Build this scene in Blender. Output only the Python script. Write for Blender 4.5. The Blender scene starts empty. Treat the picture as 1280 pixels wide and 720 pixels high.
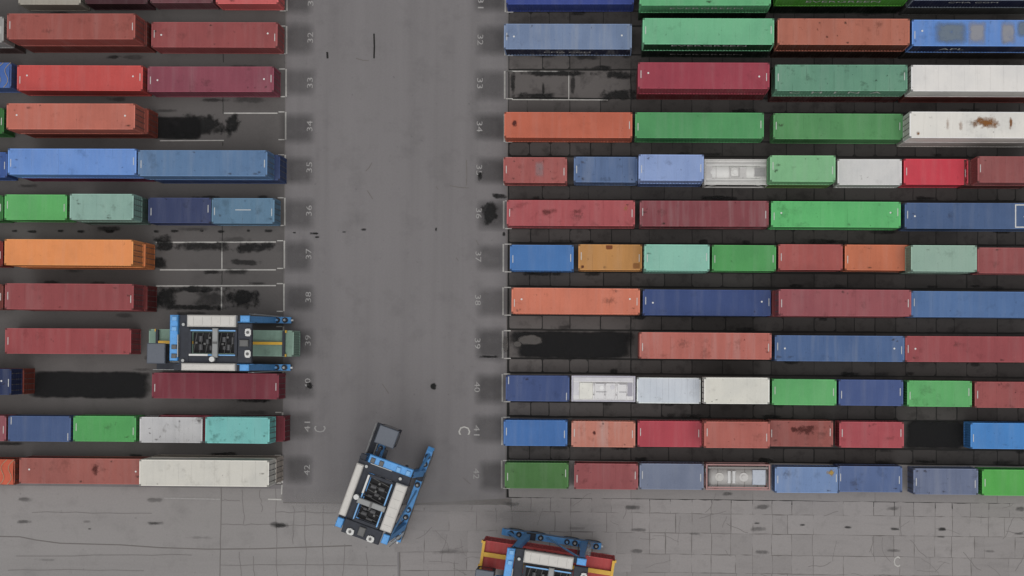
import bpy, bmesh, math, random
from mathutils import Vector, Matrix
random.seed(7)
S = bpy.context.scene
COL = S.collection
PI = math.pi

# ------------------------------------------------------------------ camera
H = 135.0                     # drone height
FPX = 1739.0                  # focal length in 1280-px units
NADIR = (750.0, 438.0)
PP = (705.0, 405.0)            # principal point (lens shift)
ROLL = math.radians(0.4)
u = Vector((NADIR[0]-PP[0], -(NADIR[1]-PP[1]), -FPX)).normalized() * -1.0   # world Z in camera axes
ex = Vector((math.cos(ROLL), -math.sin(ROLL), 0)); ex = (ex - u*ex.dot(u)).normalized()
ey = u.cross(ex)
RM = Matrix((ex, ey, u))
cam_d = bpy.data.cameras.new('camera'); cam = bpy.data.objects.new('camera', cam_d); COL.objects.link(cam)
cam.matrix_world = Matrix.Translation((0, 0, H)) @ RM.to_4x4()
cam_d.sensor_width = 36.0; cam_d.lens = FPX/1280*36.0; cam_d.shift_x = -(PP[0]-640)/1280; cam_d.shift_y = (PP[1]-360)/1280; cam_d.clip_end = 6000; cam_d.clip_start = 0.5
S.camera = cam
S.render.resolution_x = 1024; S.render.resolution_y = 576

def P(px, py, h=0.0):
    d = RM @ Vector((px-PP[0], -(py-PP[1]), -FPX))
    t = (h-H)/d.z
    return Vector((d.x*t, d.y*t, h))

# ------------------------------------------------------------------ world + sun (overcast)
SUN_EL, SUN_AZ = math.radians(78), math.radians(170)
W = bpy.data.worlds.new('World'); S.world = W; W.use_nodes = True
nt = W.node_tree; nt.nodes.clear()
sky = nt.nodes.new('ShaderNodeTexSky'); sky.sky_type = 'NISHITA'; sky.sun_disc = False
sky.sun_elevation = SUN_EL; sky.sun_rotation = SUN_AZ; sky.dust_density = 4.0; sky.air_density = 1.0
hs = nt.nodes.new('ShaderNodeHueSaturation'); hs.inputs['Saturation'].default_value = 0.1
bg = nt.nodes.new('ShaderNodeBackground'); bg.inputs['Strength'].default_value = 0.05
wo = nt.nodes.new('ShaderNodeOutputWorld')
nt.links.new(sky.outputs[0], hs.inputs['Color']); nt.links.new(hs.outputs[0], bg.inputs['Color']); nt.links.new(bg.outputs[0], wo.inputs['Surface'])
sl = bpy.data.lights.new('sun', 'SUN'); sl.energy = 1.5; sl.angle = math.radians(65); sl.color = (1.0, 0.985, 0.965)
so = bpy.data.objects.new('sun', sl); COL.objects.link(so)
sd = Vector((math.sin(SUN_AZ)*math.cos(SUN_EL), math.cos(SUN_AZ)*math.cos(SUN_EL), math.sin(SUN_EL)))
so.rotation_euler = sd.to_track_quat('Z', 'Y').to_euler(); so.location = (0, 0, 150)
S.view_settings.view_transform = 'Standard'; S.view_settings.look = 'None'
S.view_settings.exposure = 0.27; S.view_settings.gamma = 1.0

# ------------------------------------------------------------------ helpers
def lin(c):
    return tuple(((v/255.0)/12.92 if v/255.0 <= 0.04045 else ((v/255.0+0.055)/1.055)**2.4) for v in c)

class MB:
    """collects simple solids into one mesh"""
    def __init__(s): s.v = []; s.f = []
    def add(s, vs, fs):
        b = len(s.v); s.v += [tuple(v) for v in vs]; s.f += [tuple(i+b for i in f) for f in fs]; return s
    def box(s, x0, x1, y0, y1, z0, z1, rz=0, o=(0, 0)):
        vs = [(x, y, z) for z in (z0, z1) for x, y in ((x0, y0), (x1, y0), (x1, y1), (x0, y1))]
        if rz:
            c, n = math.cos(rz), math.sin(rz)
            vs = [(o[0]+(x-o[0])*c-(y-o[1])*n, o[1]+(x-o[0])*n+(y-o[1])*c, z) for x, y, z in vs]
        return s.add(vs, [(0, 3, 2, 1), (4, 5, 6, 7), (0, 1, 5, 4), (1, 2, 6, 5), (2, 3, 7, 6), (3, 0, 4, 7)])
    def bbox(s, x0, x1, y0, y1, z0, z1, b=0.05):
        """box with chamfered top edges"""
        vs = [(x0, y0, z0), (x1, y0, z0), (x1, y1, z0), (x0, y1, z0), (x0, y0, z1-b), (x1, y0, z1-b), (x1, y1, z1-b), (x0, y1, z1-b),
              (x0+b, y0+b, z1), (x1-b, y0+b, z1), (x1-b, y1-b, z1), (x0+b, y1-b, z1)]
        fs = [(0, 3, 2, 1), (8, 9, 10, 11)]
        for a in (0, 4):
            for i in range(4):
                j = (i+1) % 4; fs.append((a+i, a+j, a+4+j, a+4+i))
        return s.add(vs, fs)
    def tube(s, a, b, r, n=8, r2=None):
        a, b = Vector(a), Vector(b); d = (b-a).normalized(); r2 = r if r2 is None else r2
        x = d.orthogonal().normalized(); y = d.cross(x)
        vs = [a+(x*math.cos(2*PI*i/n)+y*math.sin(2*PI*i/n))*r for i in range(n)] + [b+(x*math.cos(2*PI*i/n)+y*math.sin(2*PI*i/n))*r2 for i in range(n)]
        fs = [(i, (i+1) % n, n+(i+1) % n, n+i) for i in range(n)] + [tuple(range(n-1, -1, -1)), tuple(range(n, 2*n))]
        return s.add(vs, fs)
    def lathe_x(s, prof, cy, cz, n=20):
        vs = []; fs = []
        for x, r in prof:
            vs += [(x, cy+r*math.cos(2*PI*i/n), cz+r*math.sin(2*PI*i/n)) for i in range(n)]
        for k in range(len(prof)-1):
            for i in range(n):
                fs.append((k*n+i, (k+1)*n+i, (k+1)*n+(i+1) % n, k*n+(i+1) % n))
        fs.append(tuple(range(n))); fs.append(tuple(range(len(prof)*n-1, (len(prof)-1)*n-1, -1)))
        return s.add(vs, fs)
    def poly(s, pts, z0, z1):
        n = len(pts)
        vs = [(p[0], p[1], z0) for p in pts]+[(p[0], p[1], z1) for p in pts]
        return s.add(vs, [tuple(range(n, 2*n))]+[(i, (i+1) % n, n+(i+1) % n, n+i) for i in range(n)])
    def sheet(s, pts):
        return s.add(pts, [tuple(range(len(pts)))])
    def mesh(s, name, m=None, smooth=False):
        me = bpy.data.meshes.new(name); me.from_pydata(s.v, [], s.f); me.validate(); me.update()
        bm = bmesh.new(); bm.from_mesh(me); bmesh.ops.recalc_face_normals(bm, faces=bm.faces); bm.to_mesh(me); bm.free()
        if m: me.materials.append(m)
        if smooth: me.polygons.foreach_set('use_smooth', [True]*len(me.polygons))
        return me
    def build(s, name, m, parent=None, smooth=False):
        return link(name, s.mesh(name, m, smooth), parent)

def link(name, me, parent=None, color=None):
    o = bpy.data.objects.new(name, me); COL.objects.link(o)
    if parent: o.parent = parent
    if color: o.color = (*color, 1)
    return o
def thing(name, label, cat, loc, rz=0, group=None):
    o = bpy.data.objects.new(name, None); COL.objects.link(o); o.location = loc; o.rotation_euler = (0, 0, rz)
    o.empty_display_size = 0.5
    o['label'] = label; o['category'] = cat
    if group: o['group'] = group
    return o

# ------------------------------------------------------------------ materials
def newmat(name):
    m = bpy.data.materials.new(name); m.use_nodes = True; t = m.node_tree
    b = t.nodes['Principled BSDF']; return m, t, b
def N(t, ty, **kw):
    n = t.nodes.new(ty)
    for k, v in kw.items(): setattr(n, k, v)
    return n
def setin(n, **kw):
    for k, v in kw.items(): n.inputs[k].default_value = v
def mixc(t, fac, a, b, bt='MIX'):
    n = N(t, 'ShaderNodeMix', data_type='RGBA', blend_type=bt)
    for sock, val in ((n.inputs[0], fac), (n.inputs[6], a), (n.inputs[7], b)):
        if hasattr(val, 'links'): t.links.new(val, sock)
        else: sock.default_value = val if not isinstance(val, tuple) or len(val) == 4 else (*val, 1)
    return n.outputs[2]
def ramp(t, v, lo, hi):
    n = N(t, 'ShaderNodeMapRange'); setin(n, **{'From Min': lo, 'From Max': hi}); t.links.new(v, n.inputs['Value']); n.clamp = True
    return n.outputs['Result']
def mathn(t, op, a, b=None):
    n = N(t, 'ShaderNodeMath', operation=op)
    for s, v in ((n.inputs[0], a), (n.inputs[1], b)):
        if v is None: continue
        if hasattr(v, 'links'): t.links.new(v, s)
        else: s.default_value = v
    return n.outputs[0]
def noise(t, vec, scale, detail=3, rough=0.55, stretch=None, w=None):
    n = N(t, 'ShaderNodeTexNoise'); setin(n, Scale=scale, Detail=detail, Roughness=rough)
    if stretch:
        mp = N(t, 'ShaderNodeMapping'); mp.inputs['Scale'].default_value = stretch; t.links.new(vec, mp.inputs['Vector']); vec = mp.outputs[0]
    if w is not None:
        n.noise_dimensions = '4D'; t.links.new(w, n.inputs['W'])
    t.links.new(vec, n.inputs['Vector'])
    return n.outputs['Fac']
def attr(t, name):
    n = N(t, 'ShaderNodeAttribute', attribute_type='OBJECT', attribute_name=name); return n.outputs['Fac']

def simple(name, rgb, rough=0.6, metal=0.0, vary=0.18, scale=1.5, grime=0.35):
    m, t, b = newmat(name); c = lin(rgb)
    tc = N(t, 'ShaderNodeTexCoord')
    f = noise(t, tc.outputs['Object'], scale, 5)
    f2 = ramp(t, noise(t, tc.outputs['Object'], scale*4, 3), 0.58, 0.72)
    col = mixc(t, f, tuple(v*(1-vary) for v in c), tuple(min(1, v*(1+vary)) for v in c))
    col = mixc(t, mathn(t, 'MULTIPLY', f2, grime), col, tuple(v*0.45 for v in c))
    t.links.new(col, b.inputs['Base Color']); setin(b, Roughness=rough, Metallic=metal)
    return m

# container paint: colour from the object, wear from object attributes
def container_paint():
    m, t, b = newmat('container_paint')
    tc = N(t, 'ShaderNodeTexCoord').outputs['Object']
    oi = N(t, 'ShaderNodeObjectInfo')
    seed = attr(t, 'seed'); wear = attr(t, 'wear'); rust = attr(t, 'rust'); fade = attr(t, 'fade')
    hsv = N(t, 'ShaderNodeHueSaturation'); setin(hsv, Saturation=0.92, Value=0.87); t.links.new(oi.outputs['Color'], hsv.inputs['Color']); c0 = hsv.outputs[0]
    big = noise(t, tc, 0.35, 3, w=seed)
    c = mixc(t, big, c0, mixc(t, 1.0, c0, (1.14, 1.12, 1.1), 'MULTIPLY'))
    c = mixc(t, mathn(t, 'MULTIPLY', ramp(t, big, 0.55, 0.3), 0.30), c, mixc(t, 1.0, c0, (0.72, 0.74, 0.78), 'MULTIPLY'))
    st = noise(t, tc, 1.0, 4, stretch=(1.5, 0.14, 0.3), w=seed)
    c = mixc(t, mathn(t, 'MULTIPLY', ramp(t, st, 0.48, 0.75), mathn(t, 'ADD', mathn(t, 'MULTIPLY', fade, 0.6), 0.02)), c, (0.42, 0.42, 0.41))
    c = mixc(t, mathn(t, 'MULTIPLY', ramp(t, st, 0.45, 0.25), mathn(t, 'ADD', mathn(t, 'MULTIPLY', wear, 0.25), 0.05)), c, mixc(t, 1.0, c0, (0.5, 0.48, 0.46), 'MULTIPLY'))
    bl = noise(t, tc, 0.8, 6, 0.65, w=mathn(t, 'ADD', seed, 3.7))
    c = mixc(t, mathn(t, 'MULTIPLY', ramp(t, bl, 0.57, 0.70), mathn(t, 'MULTIPLY', wear, 0.9)), c, mixc(t, 1.0, c0, (0.38, 0.36, 0.34), 'MULTIPLY'))
    dt = noise(t, tc, 2.4, 4, 0.6, w=mathn(t, 'ADD', seed, 8.1))
    c = mixc(t, mathn(t, 'MULTIPLY', ramp(t, dt, 0.66, 0.73), mathn(t, 'ADD', mathn(t, 'MULTIPLY', wear, 1.2), 0.25)), c, mixc(t, 1.0, c0, (0.3, 0.28, 0.27), 'MULTIPLY'))
    rs = noise(t, tc, 0.9, 5, 0.6, stretch=(1.6, 0.7, 1), w=mathn(t, 'ADD', seed, 5.3))
    c = mixc(t, mathn(t, 'MULTIPLY', ramp(t, rs, 0.60, 0.68), rust), c, (0.20, 0.085, 0.03))
    sx_ = N(t, 'ShaderNodeSeparateXYZ'); t.links.new(tc, sx_.inputs[0])
    ln = mathn(t, 'FRACT', mathn(t, 'ADD', mathn(t, 'MULTIPLY', sx_.outputs[0], 0.78), seed))
    lk = noise(t, tc, 0.9, 2, w=mathn(t, 'ADD', seed, 1.3))
    ln = mathn(t, 'MULTIPLY', ramp(t, ln, 0.05, 0.0), ramp(t, lk, 0.45, 0.62))
    c = mixc(t, mathn(t, 'MULTIPLY', ln, mathn(t, 'ADD', mathn(t, 'MULTIPLY', wear, 0.6), 0.1)), c, mixc(t, 1.0, c0, (0.4, 0.38, 0.36), 'MULTIPLY'))
    gr = noise(t, tc, 9.0, 4, 0.6, w=seed)
    c = mixc(t, 0.22, c, mixc(t, gr, (0.25, 0.25, 0.25), (0.75, 0.75, 0.75)), 'OVERLAY')
    t.links.new(c, b.inputs['Base Color']); setin(b, Roughness=0.75, **{'Specular IOR Level': 0.15})
    bp = N(t, 'ShaderNodeBump'); setin(bp, Strength=0.25, Distance=0.02); t.links.new(bl, bp.inputs['Height']); t.links.new(bp.outputs[0], b.inputs['Normal'])
    return m
PAINT = container_paint()
def casting_paint():
    m, t, b = newmat('casting_paint'); oi = N(t, 'ShaderNodeObjectInfo')
    c = mixc(t, 0.75, oi.outputs['Color'], (0.035, 0.032, 0.03)); t.links.new(c, b.inputs['Base Color']); setin(b, Roughness=0.8, **{'Specular IOR Level': 0.15}); return m
CAST = casting_paint()
WHITE = simple('white_paint', (205, 205, 203), 0.6)
MARKP = simple('mark_paint', (186, 186, 184), 0.7, vary=.3, scale=4)
LINEP = simple('line_paint', (176, 174, 170), 0.8, vary=0.35, scale=2.5)
NUMP = simple('number_paint', (148, 146, 145), 0.8, vary=0.4, scale=4)
STEEL = simple('galvanised_steel', (150, 152, 152), 0.45, 0.3)
BARM = simple('bar_steel', (88, 86, 85), 0.6, 0.2)
BLUE = simple('carrier_blue', (84, 152, 214), 0.55, vary=.25, scale=2.2, grime=.75)
BLUED = simple('carrier_blue_rail', (110, 165, 215), 0.5)
DARK = simple('dark_deck', (50, 53, 61), 0.8, vary=.35, scale=2, grime=.7)
DRUM = simple('drum_grey', (74, 74, 76), 0.6, vary=.4, scale=3, grime=.8)
BLACK = simple('black_rubber', (26, 26, 28), 0.85)
MACH = simple('machinery_grey', (92, 92, 92), 0.6)
COVER = simple('pale_cover', (196, 193, 188), 0.6, vary=0.1, grime=.3)
CABR = simple('cab_roof', (82, 88, 99), 0.5, vary=0.08)
YELL = simple('spreader_yellow', (205, 160, 45), 0.55)
GLASS, _t, _b = newmat('cab_glass'); setin(_b, **{'Base Color': (0.02, 0.03, 0.04, 1), 'Roughness': 0.08})
TARP = simple('tarpaulin', (60, 95, 160), 0.7, vary=0.25)
TARPO = simple('orange_tarpaulin', (185, 85, 60), 0.7, vary=0.25)
ROPE = simple('rope', (165, 150, 125), 0.9)

def ground_mat(name, rgb, streak=True, dirt=0.5):
    m, t, b = newmat(name); c = lin(rgb)
    tc = N(t, 'ShaderNodeTexCoord').outputs['Object']
    big = noise(t, tc, 0.035, 5, 0.6)
    med = noise(t, tc, 0.35, 6, 0.65)
    fine = noise(t, tc, 6.0, 5, 0.7)
    col = mixc(t, big, tuple(v*0.86 for v in c), tuple(v*1.14 for v in c))
    col = mixc(t, mathn(t, 'MULTIPLY', ramp(t, med, 0.52, 0.75), dirt), col, tuple(v*0.66 for v in c))
    if streak:
        s1 = noise(t, tc, 0.5, 4, 0.6, stretch=(1.0, 0.035, 1))
        col = mixc(t, mathn(t, 'MULTIPLY', ramp(t, s1, 0.5, 0.72), 0.28), col, tuple(v*0.62 for v in c))
        col = mixc(t, mathn(t, 'MULTIPLY', ramp(t, s1, 0.48, 0.3), 0.25), col, tuple(v*1.25 for v in c))
    else:
        s1 = noise(t, tc, 0.4, 4, 0.6, stretch=(0.06, 1.0, 1))
        col = mixc(t, mathn(t, 'MULTIPLY', ramp(t, s1, 0.5, 0.72), 0.25), col, tuple(v*0.66 for v in c))
    sp = noise(t, tc, 2.2, 4, 0.6)
    col = mixc(t, mathn(t, 'MULTIPLY', ramp(t, sp, 0.66, 0.76), 0.5), col, tuple(v*0.45 for v in c))
    col = mixc(t, 0.35, col, mixc(t, fine, (0.3, 0.3, 0.3), (0.7, 0.7, 0.7)), 'OVERLAY')
    t.links.new(col, b.inputs['Base Color']); setin(b, Roughness=0.9, **{'Specular IOR Level': 0.2})
    bp = N(t, 'ShaderNodeBump'); setin(bp, Strength=0.3, Distance=0.01); t.links.new(fine, bp.inputs['Height']); t.links.new(bp.outputs[0], b.inputs['Normal'])
    return m
ASPH = ground_mat('asphalt', (117, 114, 115))
WORN = ground_mat('worn_asphalt', (92, 89, 88), streak=False)
PALE = ground_mat('pale_asphalt', (138, 135, 134), streak=False)
JOINT = simple('joint_dirt', (30, 29, 28), 0.95)
FAINT = simple('faint_crack', (112, 108, 107), 0.95)
CRACK = simple('crack_dirt', (104, 100, 98), 0.95)
def slab_mat(name, rgb, damp):
    m, t, b = newmat(name); c = lin(rgb)
    tc = N(t, 'ShaderNodeTexCoord').outputs['Object']; oi = N(t, 'ShaderNodeObjectInfo')
    r = oi.outputs['Random']
    tone = N(t, 'ShaderNodeObjectInfo').outputs['Color']
    col = mixc(t, r, tuple(v*(0.93-0.12*damp) for v in c), tuple(v*(1.06+0.2*damp) for v in c))
    big = noise(t, tc, 0.12, 4, 0.6)
    col = mixc(t, mathn(t, 'MULTIPLY', big, 0.5), col, tuple(v*0.72 for v in c))
    med = noise(t, tc, 0.7, 6, 0.65)
    col = mixc(t, mathn(t, 'MULTIPLY', ramp(t, med, 0.56-0.06*damp, 0.70-0.06*damp), 0.25+0.45*damp), col, tuple(v*(0.6-0.28*damp) for v in c))
    s1 = noise(t, tc, 0.9, 4, 0.6, stretch=(0.15, 1.0, 1))
    col = mixc(t, mathn(t, 'MULTIPLY', ramp(t, s1, 0.55, 0.75), 0.35), col, tuple(v*0.6 for v in c))
    fine = noise(t, tc, 6.0, 5, 0.7)
    col = mixc(t, 0.35, col, mixc(t, fine, (0.3, 0.3, 0.3), (0.7, 0.7, 0.7)), 'OVERLAY')
    col = mixc(t, 1.0, col, tone, 'MULTIPLY')
    t.links.new(col, b.inputs['Base Color']); setin(b, Roughness=0.9, **{'Specular IOR Level': 0.2})
    bp = N(t, 'ShaderNodeBump'); setin(bp, Strength=0.3, Distance=0.01); t.links.new(fine, bp.inputs['Height']); t.links.new(bp.outputs[0], b.inputs['Normal'])
    return m
SLABD = slab_mat('yard_concrete', (67, 64, 63), 0.7)
SLABL = slab_mat('apron_concrete', (143, 139, 138), 0.12)
# soft-edged stain: unit sheet, alpha from a warped distance in its own coordinates
def stain_mat(name, rgb, power, soft, warp, nscale=0.6, patchy=0.38):
    m, t, b = newmat(name)
    tc = N(t, 'ShaderNodeTexCoord').outputs['Generated']
    ob = N(t, 'ShaderNodeTexCoord').outputs['Object']
    mp = N(t, 'ShaderNodeVectorMath', operation='MULTIPLY_ADD'); mp.inputs[1].default_value = (2, 2, 0); mp.inputs[2].default_value = (-1, -1, 0)
    t.links.new(tc, mp.inputs[0])
    ab = N(t, 'ShaderNodeVectorMath', operation='ABSOLUTE'); t.links.new(mp.outputs[0], ab.inputs[0])
    sx = N(t, 'ShaderNodeSeparateXYZ'); t.links.new(ab.outputs[0], sx.inputs[0])
    d = mathn(t, 'POWER', mathn(t, 'ADD', mathn(t, 'POWER', sx.outputs[0], power), mathn(t, 'POWER', sx.outputs[1], power)), 1.0/power)
    loc = N(t, 'ShaderNodeObjectInfo').outputs['Random']
    nz = noise(t, ob, nscale, 7, 0.62, w=mathn(t, 'MULTIPLY', loc, 50.0))
    d = mathn(t, 'ADD', d, mathn(t, 'MULTIPLY', mathn(t, 'SUBTRACT', nz, 0.42), warp))
    a = ramp(t, d, 0.92, 0.92-soft)
    inner = ramp(t, noise(t, ob, 1.3, 5, 0.65, w=mathn(t, 'MULTIPLY', loc, 31.0)), 0.28, 0.5)
    a = mathn(t, 'MULTIPLY', a, mathn(t, 'ADD', 1-patchy, mathn(t, 'MULTIPLY', inner, patchy)))
    a = mathn(t, 'MULTIPLY', a, attr(t, 'strength'))
    t.links.new(a, b.inputs['Alpha']); setin(b, Roughness=0.85, **{'Base Color': (*lin(rgb), 1), 'Specular IOR Level': 0.2})
    return m
OIL = stain_mat('oil_stain', (33, 33, 33), 3.0, 0.34, 2.2, 0.9, .55)
WET = stain_mat('wet_bay', (26, 26, 27), 8.0, 0.14, 0.4, 0.5, 0.12)
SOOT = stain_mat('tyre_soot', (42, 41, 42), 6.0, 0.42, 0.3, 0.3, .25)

# ------------------------------------------------------------------ ground
ROWP = 54.1
def row_y(n, px):               # ground line of a row, in photo pixels
    return 51.0+(n-32)*ROWP+(px-630)*0.0125*(n-33.5)/8.5*(1 if px > 500 else 0) + (0 if px > 500 else -0.45*(n-33))
ground = MB().sheet([(-1500, -1500, 0), (1500, -1500, 0), (1500, 1500, 0), (-1500, 1500, 0)]).build('ground', ASPH)
ground['kind'] = 'structure'
def px_poly(pts, z): return [tuple(P(x, y)[:2])+(z,) for x, y in pts]

yard = MB().sheet(px_poly([(636, -30), (1330, -30), (1336, 640), (633, 622)], 0.004)).build('yard_paving', JOINT); yard['kind'] = 'structure'
apron = MB().sheet(px_poly([(633, 623), (1336, 641), (1336, 800), (500, 800), (498, 630)], 0.004)).build('concrete_apron', CRACK); apron['kind'] = 'structure'
road = MB().sheet(px_poly([(-60, 606), (353, 611), (354, 629), (496, 631), (498, 800), (-60, 800)], 0.004)).build('pale_pavement', PALE); road['kind'] = 'structure'

left = MB().sheet(px_poly([(-60, -40), (357.5, -40), (352.6, 606), (-60, 601)], 0.0035)).build('container_yard_surface', WORN); left['kind'] = 'structure'

def slab(parent, m, corners, z0, z1, jit=0.05, rnd=0.0, tone=1.0):
    """corners: 4 ground points; edges split and jittered, corners optionally rounded"""
    pts = []
    for i in range(4):
        a, b = corners[i], corners[(i+1) % 4]
        if rnd > 0:
            pa = a.lerp(b, min(0.4, rnd/max(0.01, (b-a).length))); pb = b.lerp(a, min(0.4, rnd/max(0.01, (b-a).length)))
            pts += [pa, pa.lerp(pb, 0.5)+Vector((random.uniform(-jit, jit), random.uniform(-jit, jit), 0)), pb]
        else:
            pts += [a, a.lerp(b, 0.35)+Vector((random.uniform(-jit, jit), random.uniform(-jit, jit), 0)), a.lerp(b, 0.7)+Vector((random.uniform(-jit, jit), random.uniform(-jit, jit), 0))]
    dz = random.uniform(-0.004, 0.006)
    o = MB().poly(pts, z0, z1+dz).build('paving_slab', m, parent); o.color = (tone, tone, tone, 1); return o
def cell(parent, m, x0, x1, yf0, yf1, g=0.045, **k):
    c = [P(x0, yf1(x0)), P(x1, yf1(x1)), P(x1, yf0(x1)), P(x0, yf0(x0))]
    ctr = sum(c, Vector())/4
    c = [p+Vector((g if p.x < ctr.x else -g, g if p.y < ctr.y else -g, 0)) for p in c]
    return slab(parent, m, c, 0.002, 0.02, **k)
def dry(n, x):                  # the slabs by the roadway are drier and paler than those deep in the stacks
    return 1.0+(1.1 if n in (32, 33, 38, 39, 40) else .45)*max(0.0, 1-(x-636)/(170 if n < 36 else 230))*random.uniform(.75, 1.1)
cols = [636+76.3*i for i in range(10)]
for n in range(30, 43):          # lanes between rows and the bays under them
    for i in range(9):
        xa, xb = cols[i], cols[i+1]
        cuts = [xa]+sorted(xa+(xb-xa)*f for f in random.choice([[0.5], [0.34, 0.68], [0.55], [0.3], [0.36, 0.66], [0.62]]))+[xb]
        if n > 30 and n < 42:
            for a, b in zip(cuts[:-1], cuts[1:]):
                cell(yard, SLABD, a, b, lambda x, n=n: row_y(n, x)+18.5, lambda x, n=n: row_y(n+1, x)-18.5, g=random.uniform(0.02, 0.065), rnd=random.choice([0, 0, 0, 0.10, 0.2]), jit=0.03, tone=dry(n, a))
        if n >= 31 and i % 2 == 0 and i < 9:
            cell(yard, SLABD if n < 42 else SLABL, xa, cols[min(i+2, 9)], lambda x, n=n: row_y(n, x)-17.5, lambda x, n=n: row_y(n, x)+17.5 if n < 42 else row_y(n, x)+29.3, g=0.05 if n < 42 else 0.012, tone=dry(n, xa) if n < 42 else .9)
# apron: irregular slabs south of row 42
ay = [29.5, 47, 71.5, 98, 121, 146]
acols = [500, 530, 562, 590, 620, 639, 664, 688, 713.5, 740, 764, 789.5, 812, 838, 865, 889, 914, 941, 965, 990, 1016, 1054, 1092, 1118, 1142, 1169, 1190, 1213, 1236, 1262, 1290, 1316]
for j in range(len(ay)-1):
    row = list(acols)
    if j > 0: row = [c+random.uniform(-.9, .9)+(random.choice([0, 0, 0, 6, -6]) if (k not in (5, 8, 12, 15, 18, 22)) else 0) for k, c in enumerate(row)]
    k = 0
    while k < len(row)-1:
        step = 2 if (random.random() < 0.14 and k < len(row)-2) else 1
        x0, x1 = row[k], row[k+step]
        yb = lambda x, d: row_y(42, max(x, 630))+d
        if not (j == 0 and x1 < 640):
            cell(apron, SLABL, x0, x1, lambda x: yb(x, ay[j]), lambda x: yb(x, ay[j+1]), g=random.uniform(0.006, 0.026)+(.016 if k in (5, 8, 12, 15, 18, 22) else 0), jit=0.045)
        else:
            cell(apron, SLABL, x0, x1, lambda x: 630.9, lambda x: yb(x, ay[j+1]), g=0.02, jit=0.05)
        k += step

def ribbon(name, pts, w, m, parent, z):
    """flat strip along ground pixels"""
    g = [P(x, y) for x, y in pts]; L = []; R = []
    for i, p in enumerate(g):
        d = (g[min(i+1, len(g)-1)]-g[max(i-1, 0)]).normalized(); nrm = Vector((-d.y, d.x, 0))
        ww = w*0.5
        L.append(p+nrm*ww); R.append(p-nrm*ww)
    n = len(g); vs = [(p.x, p.y, z) for p in L+R]
    return MB().add(vs, [(i, i+1, n+i+1, n+i) for i in range(n-1)]).build(name, m, parent)
def wob(x0, y0, x1, y1, n=12, a=1.0):
    return [(x0+(x1-x0)*i/n+(random.uniform(-a, a) if x0 == x1 or abs(y1-y0) > abs(x1-x0) else 0), y0+(y1-y0)*i/n+(random.uniform(-a, a) if abs(x1-x0) >= abs(y1-y0) else 0)) for i in range(n+1)]
ribbon('crack', [(-20, 669), (0, 670.5), (25, 671), (45, 675), (75, 679), (110, 680), (150, 681), (200, 684.5), (260, 686.5), (320, 686), (380, 684), (440, 682)], 0.11, CRACK, road, 0.009)
ribbon('expansion_joint', wob(354, 628, 500, 630, 10, .4), 0.09, CRACK, road, 0.0135)
ribbon('expansion_joint', wob(276.5, 607, 275, 740, 10, .5), 0.08, CRACK, road, 0.0175)
for x, a, b in [(303, 612, 655), (325, 612, 640), (345, 610, 740), (367, 632, 680), (382, 632, 742), (300, 690, 742), (318, 695, 740), (404, 632, 740), (430, 680, 742), (458, 690, 742)]:
    ribbon('crack', wob(x, a, x+random.uniform(-3, 3), b, 8, 1.3), 0.06, FAINT, road, 0.0215+0.001*(x % 3))
for y, a, b in [(655.5, 276, 345), (656.5, 345, 450), (625, 276, 300), (640, 345, 420), (706, 276, 496), (712, 10, 180), (695, 20, 240)]:
    ribbon('crack', wob(a, y, b, y+random.uniform(-2, 2), 9, 0.8), 0.055, FAINT, road, 0.0255+0.001*(y % 3))
ribbon('crack', wob(40, 640, 190, 642, 8, .8), 0.05, FAINT, road, 0.03)
for y0, y1 in [(-20, 12), (65, 78), (120, 142), (178, 182), (277, 303), (337, 356)]:   # joints across the left lanes
    ribbon('expansion_joint', wob(279.5-0.006*y0, y0, 279.5-0.006*y1, y1, 4, .3), 0.07, JOINT, ground, 0.0065)
ribbon('expansion_joint', wob(358.5, -10, 352.5, 625, 30, .5), 0.06, CRACK, ground, 0.007)
ribbon('expansion_joint', wob(635, -10, 632, 622, 30, .5), 0.07, CRACK, ground, 0.0075)
ribbon('skid_mark', [(467.5, 42), (468, 58), (467.5, 73)], 0.16, JOINT, ground, 0.004)
ribbon('skid_mark', [(409, 65), (409.5, 73)], 0.2, JOINT, ground, 0.004)
for a, b in [((445, 73), (461, 76)), ((457, 214), (465, 203)), ((459, 238), (466, 249)), ((583, 200), (583, 232)), ((562, 232), (586, 235)), ((579, 597), (588, 605)), ((545, 233), (548, 237)), ((570, 322), (573, 326)), ((595, 300), (598, 306)), ((478, 480), (486, 492))]:
    ribbon('skid_mark', [a, ((a[0]+b[0])/2+.6, (a[1]+b[1])/2+.8), b], 0.1, CRACK, ground, 0.004)

zc_ = 0.0262
for i in range(60):
    x = random.uniform(510, 1290); y = random.uniform(row_y(42, max(x, 630))+32, 730); zc_ += 0.00006
    a = random.choice([0, 0, PI/2, PI/2, .6, -.5]); l = random.uniform(10, 38); px_ = [(x, y)]
    for k in range(6):
        a += random.uniform(-.35, .35); px_.append((px_[-1][0]+l/6*math.cos(a), px_[-1][1]+l/6*math.sin(a)))
    ribbon('crack', px_, random.uniform(.03, .06), FAINT, apron, zc_)
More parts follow.
